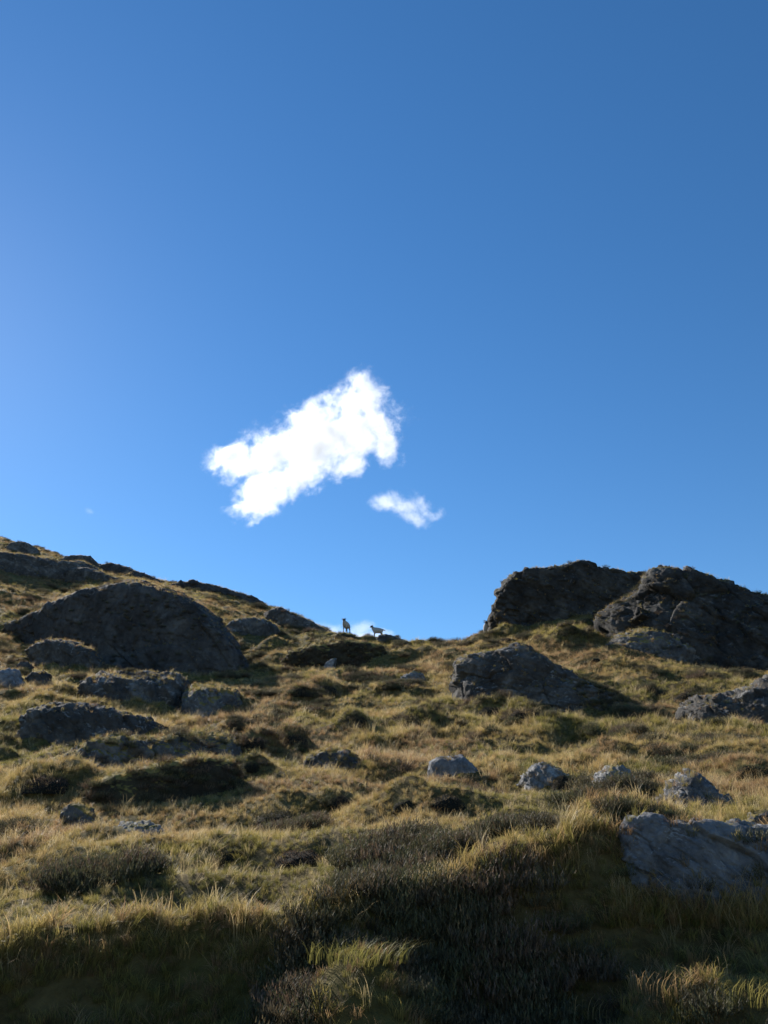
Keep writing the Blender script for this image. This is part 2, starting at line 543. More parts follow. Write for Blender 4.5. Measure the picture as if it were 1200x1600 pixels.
def rock(name, label, cat, top, base, mat, lean=0.35, thick=1.2, box=0.5, rough=1.0, blocks=1.0, group=None, dy=0.0, embed=0.35, seed=1, tilt=0.0, res=1.5, bvh=None, hang=0.05, rise=None, cut=0.18):
    rise = (0.08 + 0.24 * box) if rise is None else rise
    """an outcrop or boulder: 'top' is its silhouette and 'base' its foot, in photo pixels; it stands where its foot meets the hill and has real depth"""
    wpx = max(p[0] for p in top) - min(p[0] for p in top)
    hpx = max(p[1] for p in base) - min(p[1] for p in top)
    ns = int(np.clip(wpx / res, 36, 240))
    nf = int(np.clip(hpx / res, 26, 110))
    T = resample(top, ns)
    B = resample(base, ns)
    hits = [cast(bvh or BV, u, v) for u, v in resample(base, 9)]
    hits = [h for h in hits if h is not None]
    X = np.array([h.x / h.y for h in hits])
    Y = np.array([h.y for h in hits])
    if len(hits) >= 3:
        A = np.polyfit(X, Y, 1)
        slope = np.clip(A[0], -0.5 * Y.mean(), 0.5 * Y.mean())
        yf = Y.mean() + slope * ((B[:, 0] - 600) / F / 0.95 - X.mean())
    else:
        yf = np.full(ns, Y.mean() if len(hits) else 48.0)
    yf = yf + dy
    ym = yf.mean()
    px = ym / F
    Hm = hpx * px
    s = np.linspace(-1, 1, ns)
    a = lean * Hm * 0.25 + rise * Hm * 2.7
    b = thick * Hm
    yf = yf + (a + b) * 0.45 * (1 - np.sqrt(np.clip(1 - np.abs(s) ** 2.6, 0, 1)))
    bot = ray(B[:, 0], B[:, 1]) * yf[:, None]
    topc = ray(T[:, 0], T[:, 1]) * (yf + a)[:, None]
    # section from foot to crest: a steep face, then a top that climbs back; corners cut by 'cut'
    lf = lean * Hm * 0.25 / a
    prof = np.array([(0, 0), (lf * 0.5 - hang, (1 - rise) * 0.5), (lf, 1 - rise), (1, 1)], float)
    for _ in range(3):
        q0 = prof[:-1] * (1 - cut) + prof[1:] * cut
        q1 = prof[:-1] * cut + prof[1:] * (1 - cut)
        prof = np.concatenate([prof[:1], np.stack([q0, q1], 1).reshape(-1, 2), prof[-1:]])
    pd = np.r_[0, np.cumsum(np.hypot(np.diff(prof[:, 0]) * a * 0.6, np.diff(prof[:, 1]) * Hm))]
    tt = np.linspace(0, pd[-1], nf)
    fys, fzs = np.interp(tt, pd, prof[:, 0]), np.interp(tt, pd, prof[:, 1])
    rows = []
    taper = np.clip(1 - np.abs(s) ** 6, 0.15, 1)
    for k in range(8):
        P = bot.copy()
        P[:, 2] -= embed * Hm * (8 - k) / 8
        rows.append(P)
    for fy, fz in zip(fys, fzs):
        P = bot.copy()
        P[:, 0] += (topc[:, 0] - bot[:, 0]) * fz
        P[:, 1] += (topc[:, 1] - bot[:, 1]) * fy
        P[:, 2] += (topc[:, 2] - bot[:, 2]) * fz
        rows.append(P)
    for q in np.linspace(0, 1, nf // 2 + 8)[1:]:
        P = topc.copy()
        P[:, 1] += b * q * taper
        drop = (topc[:, 2] - bot[:, 2] + embed * Hm)
        P[:, 2] += b * q * tilt * taper - drop * (1 - math.cos(q * math.pi / 2)) ** 1.3
        P[:, 0] *= 1 + (b * q * taper) / topc[:, 1] * 0.6
        rows.append(P)
    V = np.stack(rows, 0)
    # normals
    du = np.gradient(V, axis=1)
    dv = np.gradient(V, axis=0)
    N = np.cross(du, dv)
    N /= np.linalg.norm(N, axis=-1, keepdims=True) + 1e-9
    if N[nf // 2, ns // 2, 1] > 0:
        N = -N
    sz = Hm
    q = V / sz + seed * 7.31
    ca, sa = math.cos(0.5 + 0.13 * (seed % 5)), math.sin(0.5 + 0.13 * (seed % 5))
    q = q @ np.array([[ca, 0, sa], [0, 1, 0], [-sa, 0, ca]])
    st = np.array([0.75, 0.75, 1.7])
    d = 0.08 * fbm(q * 1.3, 3, seed) + 0.045 * ridged(q * 2.6 * st, 4, seed + 3)
    f1, f2, val, tl = voronoi(q * 2.3 * st + 0.25 * fbm(q * 2, 2, seed + 9)[..., None], seed)
    d += blocks * (0.030 * val + 0.10 * tl - 0.022 * np.exp(-((f2 - f1) / 0.05) ** 2))
    f1, f2, val, tl = voronoi(q * 6.1 * st + 0.3 * fbm(q * 5, 2, seed + 19)[..., None], seed + 5)
    d += blocks * (0.010 * val + 0.040 * tl - 0.008 * np.exp(-((f2 - f1) / 0.06) ** 2))
    f1, f2, val, tl = voronoi(q * 15.0 * st + 0.3 * fbm(q * 9, 2, seed + 39)[..., None], seed + 11)
    d += blocks * (0.005 * val + 0.018 * tl - 0.003 * np.exp(-((f2 - f1) / 0.08) ** 2))
    d += 0.022 * fbm(q * 9, 4, seed + 29, 0.65) + 0.007 * ridged(q * 24, 3, seed + 31)
    V = V + N * (d * sz * rough)[..., None]
    vv = V.reshape(-1, 3)
    ff = grid_faces(V.shape[0], ns)
    c = vv.mean(0)
    c[2] = bot[:, 2].min()
    o = mesh_obj(name, vv - c, ff, mat, smooth=False)
    o.location = c
    tag(o, label, cat, group)
    ROCK_V.append(vv)
    ROCK_OF[seed] = (vv, ff)
    ROCK_F.append(ff + _off[0])
    _off[0] += len(vv)
    return o


# the big crags
rock('rock_outcrop', 'largest dark rock face on the hillside, broad and domed, below the upper slope', 'rock',
     [(10, 992), (18, 980), (45, 964), (70, 955), (95, 940), (130, 925), (160, 917), (190, 911), (222, 909), (250, 917), (285, 928), (310, 942), (335, 968), (358, 1000), (380, 1030), (398, 1054)],
     [(10, 1000), (60, 1014), (140, 1040), (220, 1052), (300, 1056), (398, 1058)], M_CLIFF, lean=0.25, thick=1.9, box=0.5, rough=0.45, blocks=0.7, seed=3, rise=0.10, tilt=0.35)  # right flank built as rock where only the cliff's shade lies on grass
rock('crag', 'tall dark crag on the skyline with a steep broken end beside a half-hidden sheep', 'rock',
     [(768, 984), (768, 962), (771, 945), (779, 925), (790, 905), (803, 893), (830, 890), (856, 885), (890, 882), (915, 877), (930, 883), (960, 888), (1005, 897), (1030, 930), (1040, 965)],
     [(768, 986), (820, 984), (860, 974), (930, 966), (1040, 970)], M_CRAG, lean=0.22, thick=1.7, box=0.32, rough=0.6, blocks=1.2, seed=5, rise=0.05, cut=0.12, tilt=0.1)
rock('crag', 'wide dark crag running off the frame, with a pale ragged edge sloping to the grass', 'rock',
     [(926, 966), (945, 950), (975, 934), (990, 922), (1004, 908), (1012, 897), (1035, 893), (1065, 893), (1110, 902), (1150, 915), (1200, 932), (1260, 950), (1330, 990), (1380, 1040)],
     [(926, 970), (1000, 984), (1060, 998), (1120, 1028), (1200, 1052), (1380, 1070)], M_CRAG, lean=0.4, thick=1.2, box=0.5, rough=0.6, blocks=1.2, seed=8, rise=0.10, tilt=0.1, dy=-1.5)
rock('rock_ledge', 'low mossy rock ledge at the foot of the wide crag', 'rock',
     [(948, 1004), (960, 993), (1000, 984), (1040, 985), (1080, 982), (1110, 988), (1135, 1004), (1150, 1026)],
     [(948, 1006), (1010, 1016), (1080, 1030), (1150, 1036)], M_MOSSY, lean=0.8, thick=1.5, box=0.7, rough=0.8, seed=12, dy=-1.0)
rock('boulder', 'long dark wedge boulder with a pale blunt top and turfy tail added as shadow', 'boulder',
     [(709, 1058), (711, 1042), (722, 1030), (745, 1024), (772, 1018), (785, 1010), (802, 1007), (822, 1012), (845, 1022), (865, 1036), (900, 1058), (935, 1074), (970, 1094), (1004, 1118), (1032, 1142)],
     [(709, 1066), (735, 1082), (780, 1088), (850, 1100), (900, 1114), (950, 1128), (1000, 1142), (1032, 1150)], M_ROCK, lean=0.45, thick=1.0, box=0.5, rough=0.65, blocks=0.9, seed=15, rise=0.15, tilt=0.05)  # tail lengthened over the grass to stand in for the boulder's cast shadow
# left slope ledges
rock('rock_ledge', 'small rock lump with a bright grassy rim at the foot of the largest rock face', 'rock',
     [(46, 1020), (58, 1006), (78, 999), (105, 1000), (130, 1008), (150, 1022), (165, 1040)],
     [(46, 1028), (90, 1040), (165, 1048)], M_ROCK, lean=0.4, thick=1.3, box=0.5, rough=0.7, seed=18, dy=-2.0)
rock('rock_ledge', 'flat-topped grey rock block with a bright top, below the largest rock face', 'rock',
     [(130, 1086), (132, 1062), (145, 1054), (190, 1051), (240, 1051), (282, 1053), (294, 1066), (298, 1090)],
     [(130, 1092), (170, 1106), (230, 1110), (298, 1104)], M_ROCK, lean=1.1, thick=1.3, box=0.38, rough=0.75, blocks=1.2, seed=21, rise=0.36, tilt=0.15)
rock('rock_ledge', 'moss-capped rock block at the end of the flat-topped grey block', 'rock',
     [(288, 1118), (290, 1082), (300, 1070), (325, 1068), (350, 1070), (372, 1078), (378, 1092)],
     [(288, 1122), (310, 1122), (345, 1112), (378, 1100)], M_MOSSY, lean=0.9, thick=1.2, box=0.45, rough=0.8, seed=24, rise=0.36)
rock('rock_ledge', 'dark square-ended rock ledge with a pale lichen patch, near the frame edge', 'rock',
     [(34, 1156), (38, 1118), (48, 1108), (75, 1102), (110, 1098), (150, 1103), (190, 1112), (235, 1122), (262, 1136)],
     [(34, 1160), (90, 1158), (150, 1156), (210, 1152), (262, 1146)], M_ROCK, lean=0.45, thick=1.0, box=0.42, rough=0.75, blocks=1.1, seed=27)
rock('rock_ledge', 'long broken heathery ledge with a yellow mossy end, above the turf bank', 'rock',
     [(66, 1222), (76, 1192), (92, 1180), (112, 1172), (140, 1160), (165, 1150), (200, 1146), (250, 1150), (300, 1148), (340, 1146), (368, 1152), (378, 1164)],
     [(66, 1228), (120, 1222), (180, 1204), (240, 1190), (300, 1178), (378, 1170)], M_MOSSY, lean=0.7, thick=1.0, box=0.6, rough=0.9, blocks=1.1, seed=30, rise=0.3)
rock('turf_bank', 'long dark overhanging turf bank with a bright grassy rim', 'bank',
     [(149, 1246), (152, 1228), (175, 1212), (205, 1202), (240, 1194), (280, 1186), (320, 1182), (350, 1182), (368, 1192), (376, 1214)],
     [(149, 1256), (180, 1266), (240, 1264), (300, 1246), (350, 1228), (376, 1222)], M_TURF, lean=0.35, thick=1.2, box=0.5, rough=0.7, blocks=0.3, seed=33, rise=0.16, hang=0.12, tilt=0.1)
rock('stone', 'small dark rounded stone with a pale shoulder, below the turf bank', 'stone',
     [(98, 1284), (100, 1266), (112, 1256), (130, 1254), (146, 1264), (152, 1284)], [(98, 1290), (125, 1296), (152, 1292)], M_MOSSY, lean=0.5, thick=1.0, box=0.6, seed=36)
rock('stone', 'flat pale grey stone lying in the grass below the turf bank', 'stone',
     [(182, 1296), (190, 1285), (210, 1284), (232, 1281), (248, 1288), (254, 1300)], [(182, 1302), (215, 1310), (254, 1308)], M_PALE, lean=1.0, thick=1.3, box=0.5, blocks=1.3, seed=39, rise=0.5)
rock('stone', 'blue-grey stone at the frame edge, left of the largest rock face foot', 'stone',
     [(-16, 1062), (-10, 1050), (10, 1045), (28, 1048), (38, 1062)], [(-16, 1070), (10, 1072), (38, 1068)], M_BLUE, lean=0.6, thick=1.0, box=0.5, seed=42)
rock('stone', 'low grey stone between the frame edge stone and the flat-topped block', 'stone',
     [(44, 1062), (52, 1050), (66, 1048), (78, 1056), (82, 1066)], [(44, 1068), (62, 1072), (82, 1070)], M_ROCK, lean=0.6, thick=1.0, box=0.6, seed=43)
rock('stone', 'tiny round stone on the pale grass above two larger stones', 'stone',
     [(28, 1040), (34, 1033), (44, 1034), (52, 1042)], [(28, 1044), (40, 1046), (52, 1045)], M_ROCK, lean=0.6, thick=1.0, box=0.6, seed=44)
# middle slope
rock('stone', 'grey stone under a thick round moss cap in the middle of the slope', 'stone',
     [(476, 1196), (484, 1182), (500, 1174), (520, 1169), (542, 1172), (556, 1184), (564, 1200)], [(476, 1202), (515, 1208), (564, 1204)], M_MOSSY, lean=0.6, thick=1.1, box=0.6, seed=46)
rock('boulder', 'blue-grey boulder with a straight sloping top edge in the middle of the slope', 'boulder',
     [(668, 1208), (671, 1190), (684, 1181), (705, 1182), (722, 1180), (736, 1192), (748, 1208)], [(668, 1214), (705, 1216), (748, 1214)], M_BLUE, lean=0.4, thick=0.9, box=0.42, rough=0.8, blocks=0.6, seed=49)
rock('boulder', 'pale layered boulder, the larger of two standing side by side', 'boulder',
     [(812, 1228), (818, 1208), (832, 1196), (852, 1193), (872, 1199), (886, 1212), (896, 1230)], [(816, 1230), (850, 1238), (888, 1234)], M_PALE, lean=0.6, thick=1.0, box=0.55, blocks=1.3, seed=52)
rock('boulder', 'pale rough boulder, the smaller of two standing side by side', 'boulder',
     [(926, 1224), (936, 1208), (950, 1199), (966, 1195), (982, 1204), (992, 1224)], [(932, 1228), (960, 1234), (988, 1228)], M_PALE, lean=0.6, thick=1.0, box=0.6, blocks=1.2, seed=55)
rock('boulder', 'craggy pale-topped boulder standing just above the big shaded rock slab', 'boulder',
     [(1030, 1254), (1044, 1228), (1064, 1210), (1080, 1206), (1096, 1218), (1122, 1236), (1142, 1260)], [(1040, 1256), (1080, 1264), (1128, 1262)], M_PALE, lean=0.6, thick=1.0, box=0.6, blocks=1.4, seed=58)
rock('stone', 'small broken stone in brown heather above the middle of the slope', 'stone',
     [(620, 1064), (632, 1055), (648, 1049), (660, 1052), (666, 1064)], [(620, 1068), (645, 1070), (666, 1068)], M_PALE, lean=0.6, thick=1.0, box=0.5, blocks=1.3, seed=61)
# big shaded slab, lower right
rock('rock_slab', 'big blue-grey rock slab in shade at the lower edge of the slope', 'rock',
     [(958, 1372), (964, 1330), (968, 1292), (982, 1274), (1010, 1268), (1050, 1277), (1090, 1282), (1130, 1287), (1170, 1291), (1220, 1296), (1300, 1320), (1340, 1380)],
     [(958, 1378), (1040, 1388), (1120, 1394), (1220, 1398), (1340, 1396)], M_BLUE, lean=0.6, thick=0.8, box=0.5, rough=0.6, blocks=1.0, res=1.0, seed=66, rise=0.05, hang=0.04, dy=-0.06, embed=0.2)
rock('stone', 'yellow mossy stone at the frame edge above the big shaded slab', 'stone',
     [(1165, 1286), (1172, 1270), (1190, 1264), (1212, 1266), (1226, 1284)], [(1165, 1292), (1195, 1296), (1226, 1292)], M_MOSSY, lean=0.6, thick=1.0, box=0.6, seed=69)
rock('rock_ledge', 'dark ledge at the frame edge with a pale stone end, below the wide crag', 'rock',
     [(1062, 1102), (1090, 1088), (1130, 1082), (1170, 1076), (1184, 1064), (1200, 1058), (1230, 1062), (1260, 1100)],
     [(1062, 1110), (1120, 1122), (1180, 1134), (1260, 1140)], M_ROCK, lean=0.5, thick=1.0, box=0.5, seed=72)
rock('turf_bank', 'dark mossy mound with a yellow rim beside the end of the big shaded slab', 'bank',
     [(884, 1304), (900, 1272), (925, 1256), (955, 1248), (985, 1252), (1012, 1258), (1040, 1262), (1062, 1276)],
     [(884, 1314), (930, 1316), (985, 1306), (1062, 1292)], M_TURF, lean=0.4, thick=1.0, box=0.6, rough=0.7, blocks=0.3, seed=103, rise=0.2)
# ridge by the sheep
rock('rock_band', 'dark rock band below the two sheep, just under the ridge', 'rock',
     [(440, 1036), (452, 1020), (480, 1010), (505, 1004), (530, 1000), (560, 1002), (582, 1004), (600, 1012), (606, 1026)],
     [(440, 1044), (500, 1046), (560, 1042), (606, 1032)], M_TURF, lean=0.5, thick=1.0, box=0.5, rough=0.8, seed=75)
rock('stone_slab', 'thin pale slab leaning against the dark rock band', 'stone',
     [(506, 1042), (512, 1034), (520, 1028), (526, 1029), (524, 1036), (514, 1044)], [(506, 1045), (515, 1046), (524, 1042)], M_PALE, lean=0.3, thick=0.5, box=0.5, rough=0.5, seed=77, dy=-0.8)
rock('ridge_rock', 'low dark rock on the ridge beside the sheep seen side-on', 'rock',
     [(588, 998), (592, 992), (606, 992), (618, 995), (630, 1000), (640, 1004)], [(588, 1004), (612, 1006), (640, 1006)], M_ROCK, lean=0.8, thick=1.0, box=0.6, seed=80)
rock('ridge_rock', 'small dark hummock of rock under the horned sheep facing the camera', 'rock',
     [(520, 996), (526, 990), (538, 988), (550, 990), (558, 997)], [(520, 1000), (538, 1002), (558, 1000)], M_TURF, lean=0.8, thick=1.2, box=0.7, rough=0.5, seed=83)
rock('ridge_rock', 'long dark rock on the skyline sloping down to the sheep saddle', 'rock',
     [(414, 962), (426, 951), (440, 951), (458, 960), (480, 970), (500, 981), (516, 990)], [(414, 968), (450, 980), (480, 985), (516, 992)], M_ROCK, lean=0.5, thick=0.8, box=0.5, rough=0.6, seed=86)
rock('rock_band', 'dark rounded rock beside the largest rock face, under the skyline rock', 'rock',
     [(352, 982), (366, 968), (390, 964), (412, 968), (432, 978), (440, 990)], [(352, 988), (395, 994), (440, 994)], M_ROCK, lean=0.5, thick=0.9, box=0.5, rough=0.7, seed=89)
rock('rock_band', 'dark rock band high on the far slope at the frame edge', 'rock',
     [(-60, 890), (-30, 868), (0, 862), (40, 866), (90, 876), (130, 878), (150, 886), (166, 898)], [(-60, 894), (20, 896), (90, 904), (166, 904)], M_ROCK, lean=0.6, thick=0.9, box=0.5, rough=0.6, seed=92)
rock('rock_band', 'smaller dark rock band below the high one on the far slope', 'rock',
     [(96, 896), (112, 888), (138, 886), (158, 894), (176, 902), (190, 906)], [(96, 904), (140, 910), (190, 910)], M_ROCK, lean=0.6, thick=0.9, box=0.5, rough=0.6, seed=95)
rock('ridge_rock', 'rounded rock knob on the highest part of the skyline', 'rock',
     [(10, 858), (20, 847), (32, 845), (44, 848), (56, 856), (62, 862)], [(10, 864), (36, 866), (62, 866)], M_ROCK, lean=0.6, thick=0.8, box=0.6, rough=0.6, seed=98)
rock('ridge_rock', 'flat dark rock on the far skyline above the largest rock face', 'rock',
     [(92, 878), (104, 869), (125, 867), (140, 869), (150, 878), (158, 886)], [(92, 884), (125, 886), (158, 888)], M_ROCK, lean=0.6, thick=0.8, box=0.5, rough=0.6, seed=99)

rock('ridge_rock', 'thin dark rock strip along the skyline between the far slope and the sloping ridge rock', 'rock',
     [(268, 916), (285, 911), (305, 911), (325, 916), (345, 919), (365, 925), (385, 931), (404, 940), (422, 950)], [(268, 919), (320, 925), (380, 939), (422, 953)], M_CLIFF,
     lean=0.6, thick=0.8, box=0.5, rough=0.7, seed=111)
rock('ridge_rock', 'dark rock strip on the far skyline just above the top of the largest rock face', 'rock',
     [(160, 886), (172, 881), (188, 884), (203, 889), (220, 896), (240, 904), (258, 912)], [(160, 892), (205, 902), (258, 916)], M_CLIFF,
     lean=0.6, thick=0.8, box=0.5, rough=0.7, seed=113)

RV = np.concatenate(ROCK_V)


def on_faces(seeds, dens, seed, zmin=-1.0, zmax=2.0):
    """random points on the faces of the outcrops with those seeds"""
    r = np.random.default_rng(seed)
    out = []
    for k in seeds:
        v, f = ROCK_OF[k]
        a, b, c = v[f[:, 0]], v[f[:, 1]], v[f[:, 2]]
        n = np.cross(b - a, c - a)
        ar = np.linalg.norm(n, axis=1)
        nz = np.abs(n[:, 2]) / (ar + 1e-9)
        w = ar * ((nz > zmin) & (nz < zmax))
        m = int(w.sum() * dens)
        i = r.choice(len(f), m, p=w / w.sum())
        s, t = r.uniform(size=(2, m, 1))
        d = v[f[i, 3]]
        out.append((a[i] * (1 - s) + b[i] * s) * (1 - t) + (d * (1 - s) + c[i] * s) * t)
    return np.concatenate(out)


RBV = bvh_of(RV, np.concatenate(ROCK_F))


# ------------------------------------------------------------------ blades
def tuft_mesh(name, n, h, spread, width, bend, mat, lean_bias=0.0, seed=0, seg=3, droop=0.3, radius=0.06):
    r = np.random.default_rng(seed)
    V, Fc, C = [], [], []
    for k in range(n):
        a = r.uniform(0, 2 * math.pi)
        rad = radius * math.sqrt(r.uniform())
        x0, y0 = rad * math.cos(a), rad * math.sin(a)
        a2 = a + r.normal(0, 0.9)
        hh = h * r.uniform(0.55, 1.1)
        out = spread * r.uniform(0.2, 1.0) * hh
        dx, dy = math.cos(a2) * out + lean_bias * hh, math.sin(a2) * out
        px, py = -math.sin(a2), math.cos(a2)
        w = width * r.uniform(0.7, 1.3)
        tint = r.uniform()
        b0 = len(V)
        for j in range(seg + 1):
            t = j / seg
            e = t ** (1.4 + bend)
            z = hh * (t - droop * t ** 3 * r.uniform(0.4, 1.0))
            cx, cy = x0 + dx * e, y0 + dy * e
            ww = w * (1 - t) ** 0.6 * 0.5
            if j == seg:
                V.append((cx, cy, z))
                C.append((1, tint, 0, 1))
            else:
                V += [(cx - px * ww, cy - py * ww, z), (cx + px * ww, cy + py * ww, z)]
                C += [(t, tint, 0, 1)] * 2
        for j in range(seg):
            i = b0 + 2 * j
            if j == seg - 1:
                Fc.append((i, i + 1, i + 2))
            else:
                Fc.append((i, i + 1, i + 3))
                Fc.append((i, i + 3, i + 2))
    o = mesh_obj(name, V, Fc, mat, smooth=False, link=False)
    ca = o.data.color_attributes.new('blade', 'FLOAT_COLOR', 'POINT')
    ca.data.foreach_set('color', np.asarray(C, np.float32).ravel())
    return o


def sprig_mesh(name, n, h, radius, mat, seed=0):
    """a low tuft of heather: short upright twigs set with small leaves"""
    r = np.random.default_rng(seed)
    V, Fc, C = [], [], []
    for k in range(n):
        a = r.uniform(0, 2 * math.pi)
        rad = radius * math.sqrt(r.uniform())
        x0, y0 = rad * math.cos(a), rad * math.sin(a)
        hh = h * r.uniform(0.5, 1.1) * (1 - 0.4 * (rad / radius) ** 2)
        lx, ly = x0 * 0.8 + r.normal(0, 0.03), y0 * 0.8 + r.normal(0, 0.03)
        tint = r.uniform()
        m = 9
        for j in range(m):
            t = (j + r.uniform()) / m
            cx, cy, cz = x0 + lx * t, y0 + ly * t, hh * t
            aa = r.uniform(0, 2 * math.pi)
            L = 0.030 * r.uniform(0.7, 1.4)
            w = 0.0045
            ex, ey, ez = math.cos(aa) * L * 0.6, math.sin(aa) * L * 0.6, L
            b0 = len(V)
            V += [(cx - math.sin(aa) * w, cy + math.cos(aa) * w, cz), (cx + math.sin(aa) * w, cy - math.cos(aa) * w, cz), (cx + ex, cy + ey, cz + ez)]
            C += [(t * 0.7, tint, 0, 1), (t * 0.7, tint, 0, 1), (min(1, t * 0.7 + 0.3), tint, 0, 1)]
            Fc.append((b0, b0 + 1, b0 + 2))
    o = mesh_obj(name, V, Fc, mat, smooth=False, link=False)
    ca = o.data.color_attributes.new('blade', 'FLOAT_COLOR', 'POINT')
    ca.data.foreach_set('color', np.asarray(C, np.float32).ravel())
    return o


# ------------------------------------------------------------------ scatter points over the hillside
def scatter(density, ymin, ymax, umin=-200, umax=1400, seed=0):
    """random points on the ground sheet, 'density' per square metre"""
    r = np.random.default_rng(seed)
    g = flat.reshape(NR, NC, 3)
    a, b, c, d = g[:-1, :-1], g[:-1, 1:], g[1:, 1:], g[1:, :-1]
    cen = (a + b + c + d) / 4
    area = 0.5 * (np.linalg.norm(np.cross(b - a, c - a), axis=-1) + np.linalg.norm(np.cross(c - a, d - a), axis=-1))
    ok = (cen[..., 1] > ymin) & (cen[..., 1] < ymax)
    ang = cen[..., 0] / np.maximum(cen[..., 1], 0.1)
    ok &= (ang > (umin - 600) / F / 1.0) & (ang < (umax - 600) / F / 1.0)
    w = (area * density(cen) * ok).ravel()
    n = r.poisson(w.sum())
    idx = r.choice(len(w), n, p=w / w.sum())
    s, t = r.uniform(size=(2, n, 1))
    A, B_, C_, D_ = (q.reshape(-1, 3)[idx] for q in (a, b, c, d))
    P = (A * (1 - s) + B_ * s) * (1 - t) + (D_ * (1 - s) + C_ * s) * t
    N = np.cross(B_ - A, D_ - A)
    N /= np.linalg.norm(N, axis=-1, keepdims=True) + 1e-9
    return P, N


def on_rock(P, N, keep_top, seed=0):
    """lift points that lie under a rock onto its top when it is flat enough there, or drop them"""
    r = random.Random(seed)
    keep = np.ones(len(P), bool)
    Q = P.copy()
    down = Vector((0, 0, -1))
    for i, p in enumerate(P.tolist()):
        h, n, _, _ = RBV.ray_cast(Vector((p[0], p[1], p[2] + 14.0)), down)
        if h is None or h.z < p[2] - 0.02:
            continue
        if abs(n.z) > 0.72 and r.random() < keep_top and h.z - p[2] < 9:
            Q[i, 2] = h.z - 0.02
        else:
            keep[i] = False
    return Q, N, keep


def point_cloud(name, label, P, rot, scale, idx, sources):
    coll = bpy.data.collections.new(name + '_sources')
    for o in sources:
        coll.objects.link(o)
    me = bpy.data.meshes.new(name)
    me.vertices.add(len(P))
    me.vertices.foreach_set('co', np.asarray(P, np.float32).ravel())
    for an, typ, dat in (('rot', 'FLOAT_VECTOR', rot), ('siz', 'FLOAT_VECTOR', scale), ('idx', 'INT', idx)):
        at = me.attributes.new(an, typ, 'POINT')
        if typ == 'FLOAT_VECTOR':
            at.data.foreach_set('vector', np.asarray(dat, np.float32).ravel())
        else:
            at.data.foreach_set('value', np.asarray(dat, np.int32).ravel())
    me.update()
    ob = bpy.data.objects.new(name, me)
    COL.objects.link(ob)
    ng = bpy.data.node_groups.new(name + '_scatter', 'GeometryNodeTree')
    ng.interface.new_socket('Geometry', in_out='INPUT', socket_type='NodeSocketGeometry')
    ng.interface.new_socket('Geometry', in_out='OUTPUT', socket_type='NodeSocketGeometry')
    gi = ng.nodes.new('NodeGroupInput')
    go = ng.nodes.new('NodeGroupOutput')
    ci = ng.nodes.new('GeometryNodeCollectionInfo')
    ci.inputs['Collection'].default_value = coll
    ci.inputs['Separate Children'].default_value = True
    ci.inputs['Reset Children'].default_value = True
    ip = ng.nodes.new('GeometryNodeInstanceOnPoints')
    ip.inputs['Pick Instance'].default_value = True
    L = ng.links.new
    L(gi.outputs[0], ip.inputs['Points'])
    L(ci.outputs[0], ip.inputs['Instance'])
    for an, typ, sock in (('idx', 'INT', 'Instance Index'), ('rot', 'FLOAT_VECTOR', 'Rotation'), ('siz', 'FLOAT_VECTOR', 'Scale')):
        na = ng.nodes.new('GeometryNodeInputNamedAttribute')
        na.data_type = typ
        na.inputs['Name'].default_value = an
        L(na.outputs['Attribute'], ip.inputs[sock])
    L(ip.outputs[0], go.inputs[0])
    md = ob.modifiers.new('scatter', 'NODES')
    md.node_group = ng
    ob['kind'] = 'stuff'
    ob['label'] = label
    return ob


def ridge_point(u, v, y):
    """where the ground stands at that bearing and distance"""
    d = ray(u, v) * y
    h = BV.ray_cast(Vector((d[0], d[1], 60)), Vector((0, 0, -1)))[0]
    h2 = RBV.ray_cast(Vector((d[0], d[1], 60)), Vector((0, 0, -1)))[0]
    z = h.z
    if h2 is not None:
        z = max(z, h2.z)
    return Vector((d[0], d[1], z))




def on_ridge(u, v, y0, y1):
    """the point of that bearing that stands against the sky"""
    pts = [ridge_point(u, v, y) for y in np.arange(y0, y1, 0.25)]
    return max(pts, key=lambda p: p.z / p.y)


SHEEP_AT = [on_ridge(541, 990, 47.0, 54.0), on_ridge(590, 993, 47.0, 53.0), ridge_point(761, 982, 48.0)]


def dens_grass(c):
    y = c[..., 1]
    d = np.interp(y, [4, 6, 9, 13, 20, 30, 45, 60, 75, 120], [230, 280, 250, 165, 80, 42, 24, 13, 9, 5])
    return d


P, N = scatter(dens_grass, 4.3, 125, -120, 1320, 3)
Q, N, keep = on_rock(P, N, 0.6, 5)
P, N = Q[keep], N[keep]
# short growth close to the stones
clear = np.ones(len(P))
for i, p in enumerate(P.tolist()):
    near_d = RBV.find_nearest(Vector(p), 0.28)[3]
    if near_d is not None:
        lowest = 0.40 if p[1] < 21 else 0.75
        clear[i] = lowest + (1 - lowest) * near_d / 0.28
for q in SHEEP_AT:      # grazed short where the sheep stand
    dq = np.hypot(P[:, 0] - q.x, P[:, 1] - q.y + 0.6)
    clear = np.where(dq < 1.8, np.minimum(clear, 0.30 + 0.25 * dq / 1.8), clear)
XY = P.copy()
XY[:, 2] = 0
steep = N[:, 2]
wet = fbm(XY / 3.2, 3, 41)          # which kind of plant grows where
dry = fbm(XY / 4.5 + 7, 3, 43)
dark = fbm(XY / 1.1, 3, 47) + 0.25 * fbm(XY / 6.0, 2, 49)
rr = RNG.uniform(size=len(P))
Yd = P[:, 1]
CREST_A = [-0.42, -0.27, -0.13, 0.0, 0.14, 0.28, 0.42]
CREST_Y = [5.34, 5.46, 5.46, 5.50, 5.58, 5.68, 5.78]
crest = np.interp(P[:, 0] / P[:, 1], CREST_A, CREST_Y)
bank = np.clip((crest + 0.02 - Yd) / 0.12, 0, 1)
heather = (dark > 0.46) | ((bank < 0.5) & (steep < 0.62) & (rr < 0.3))
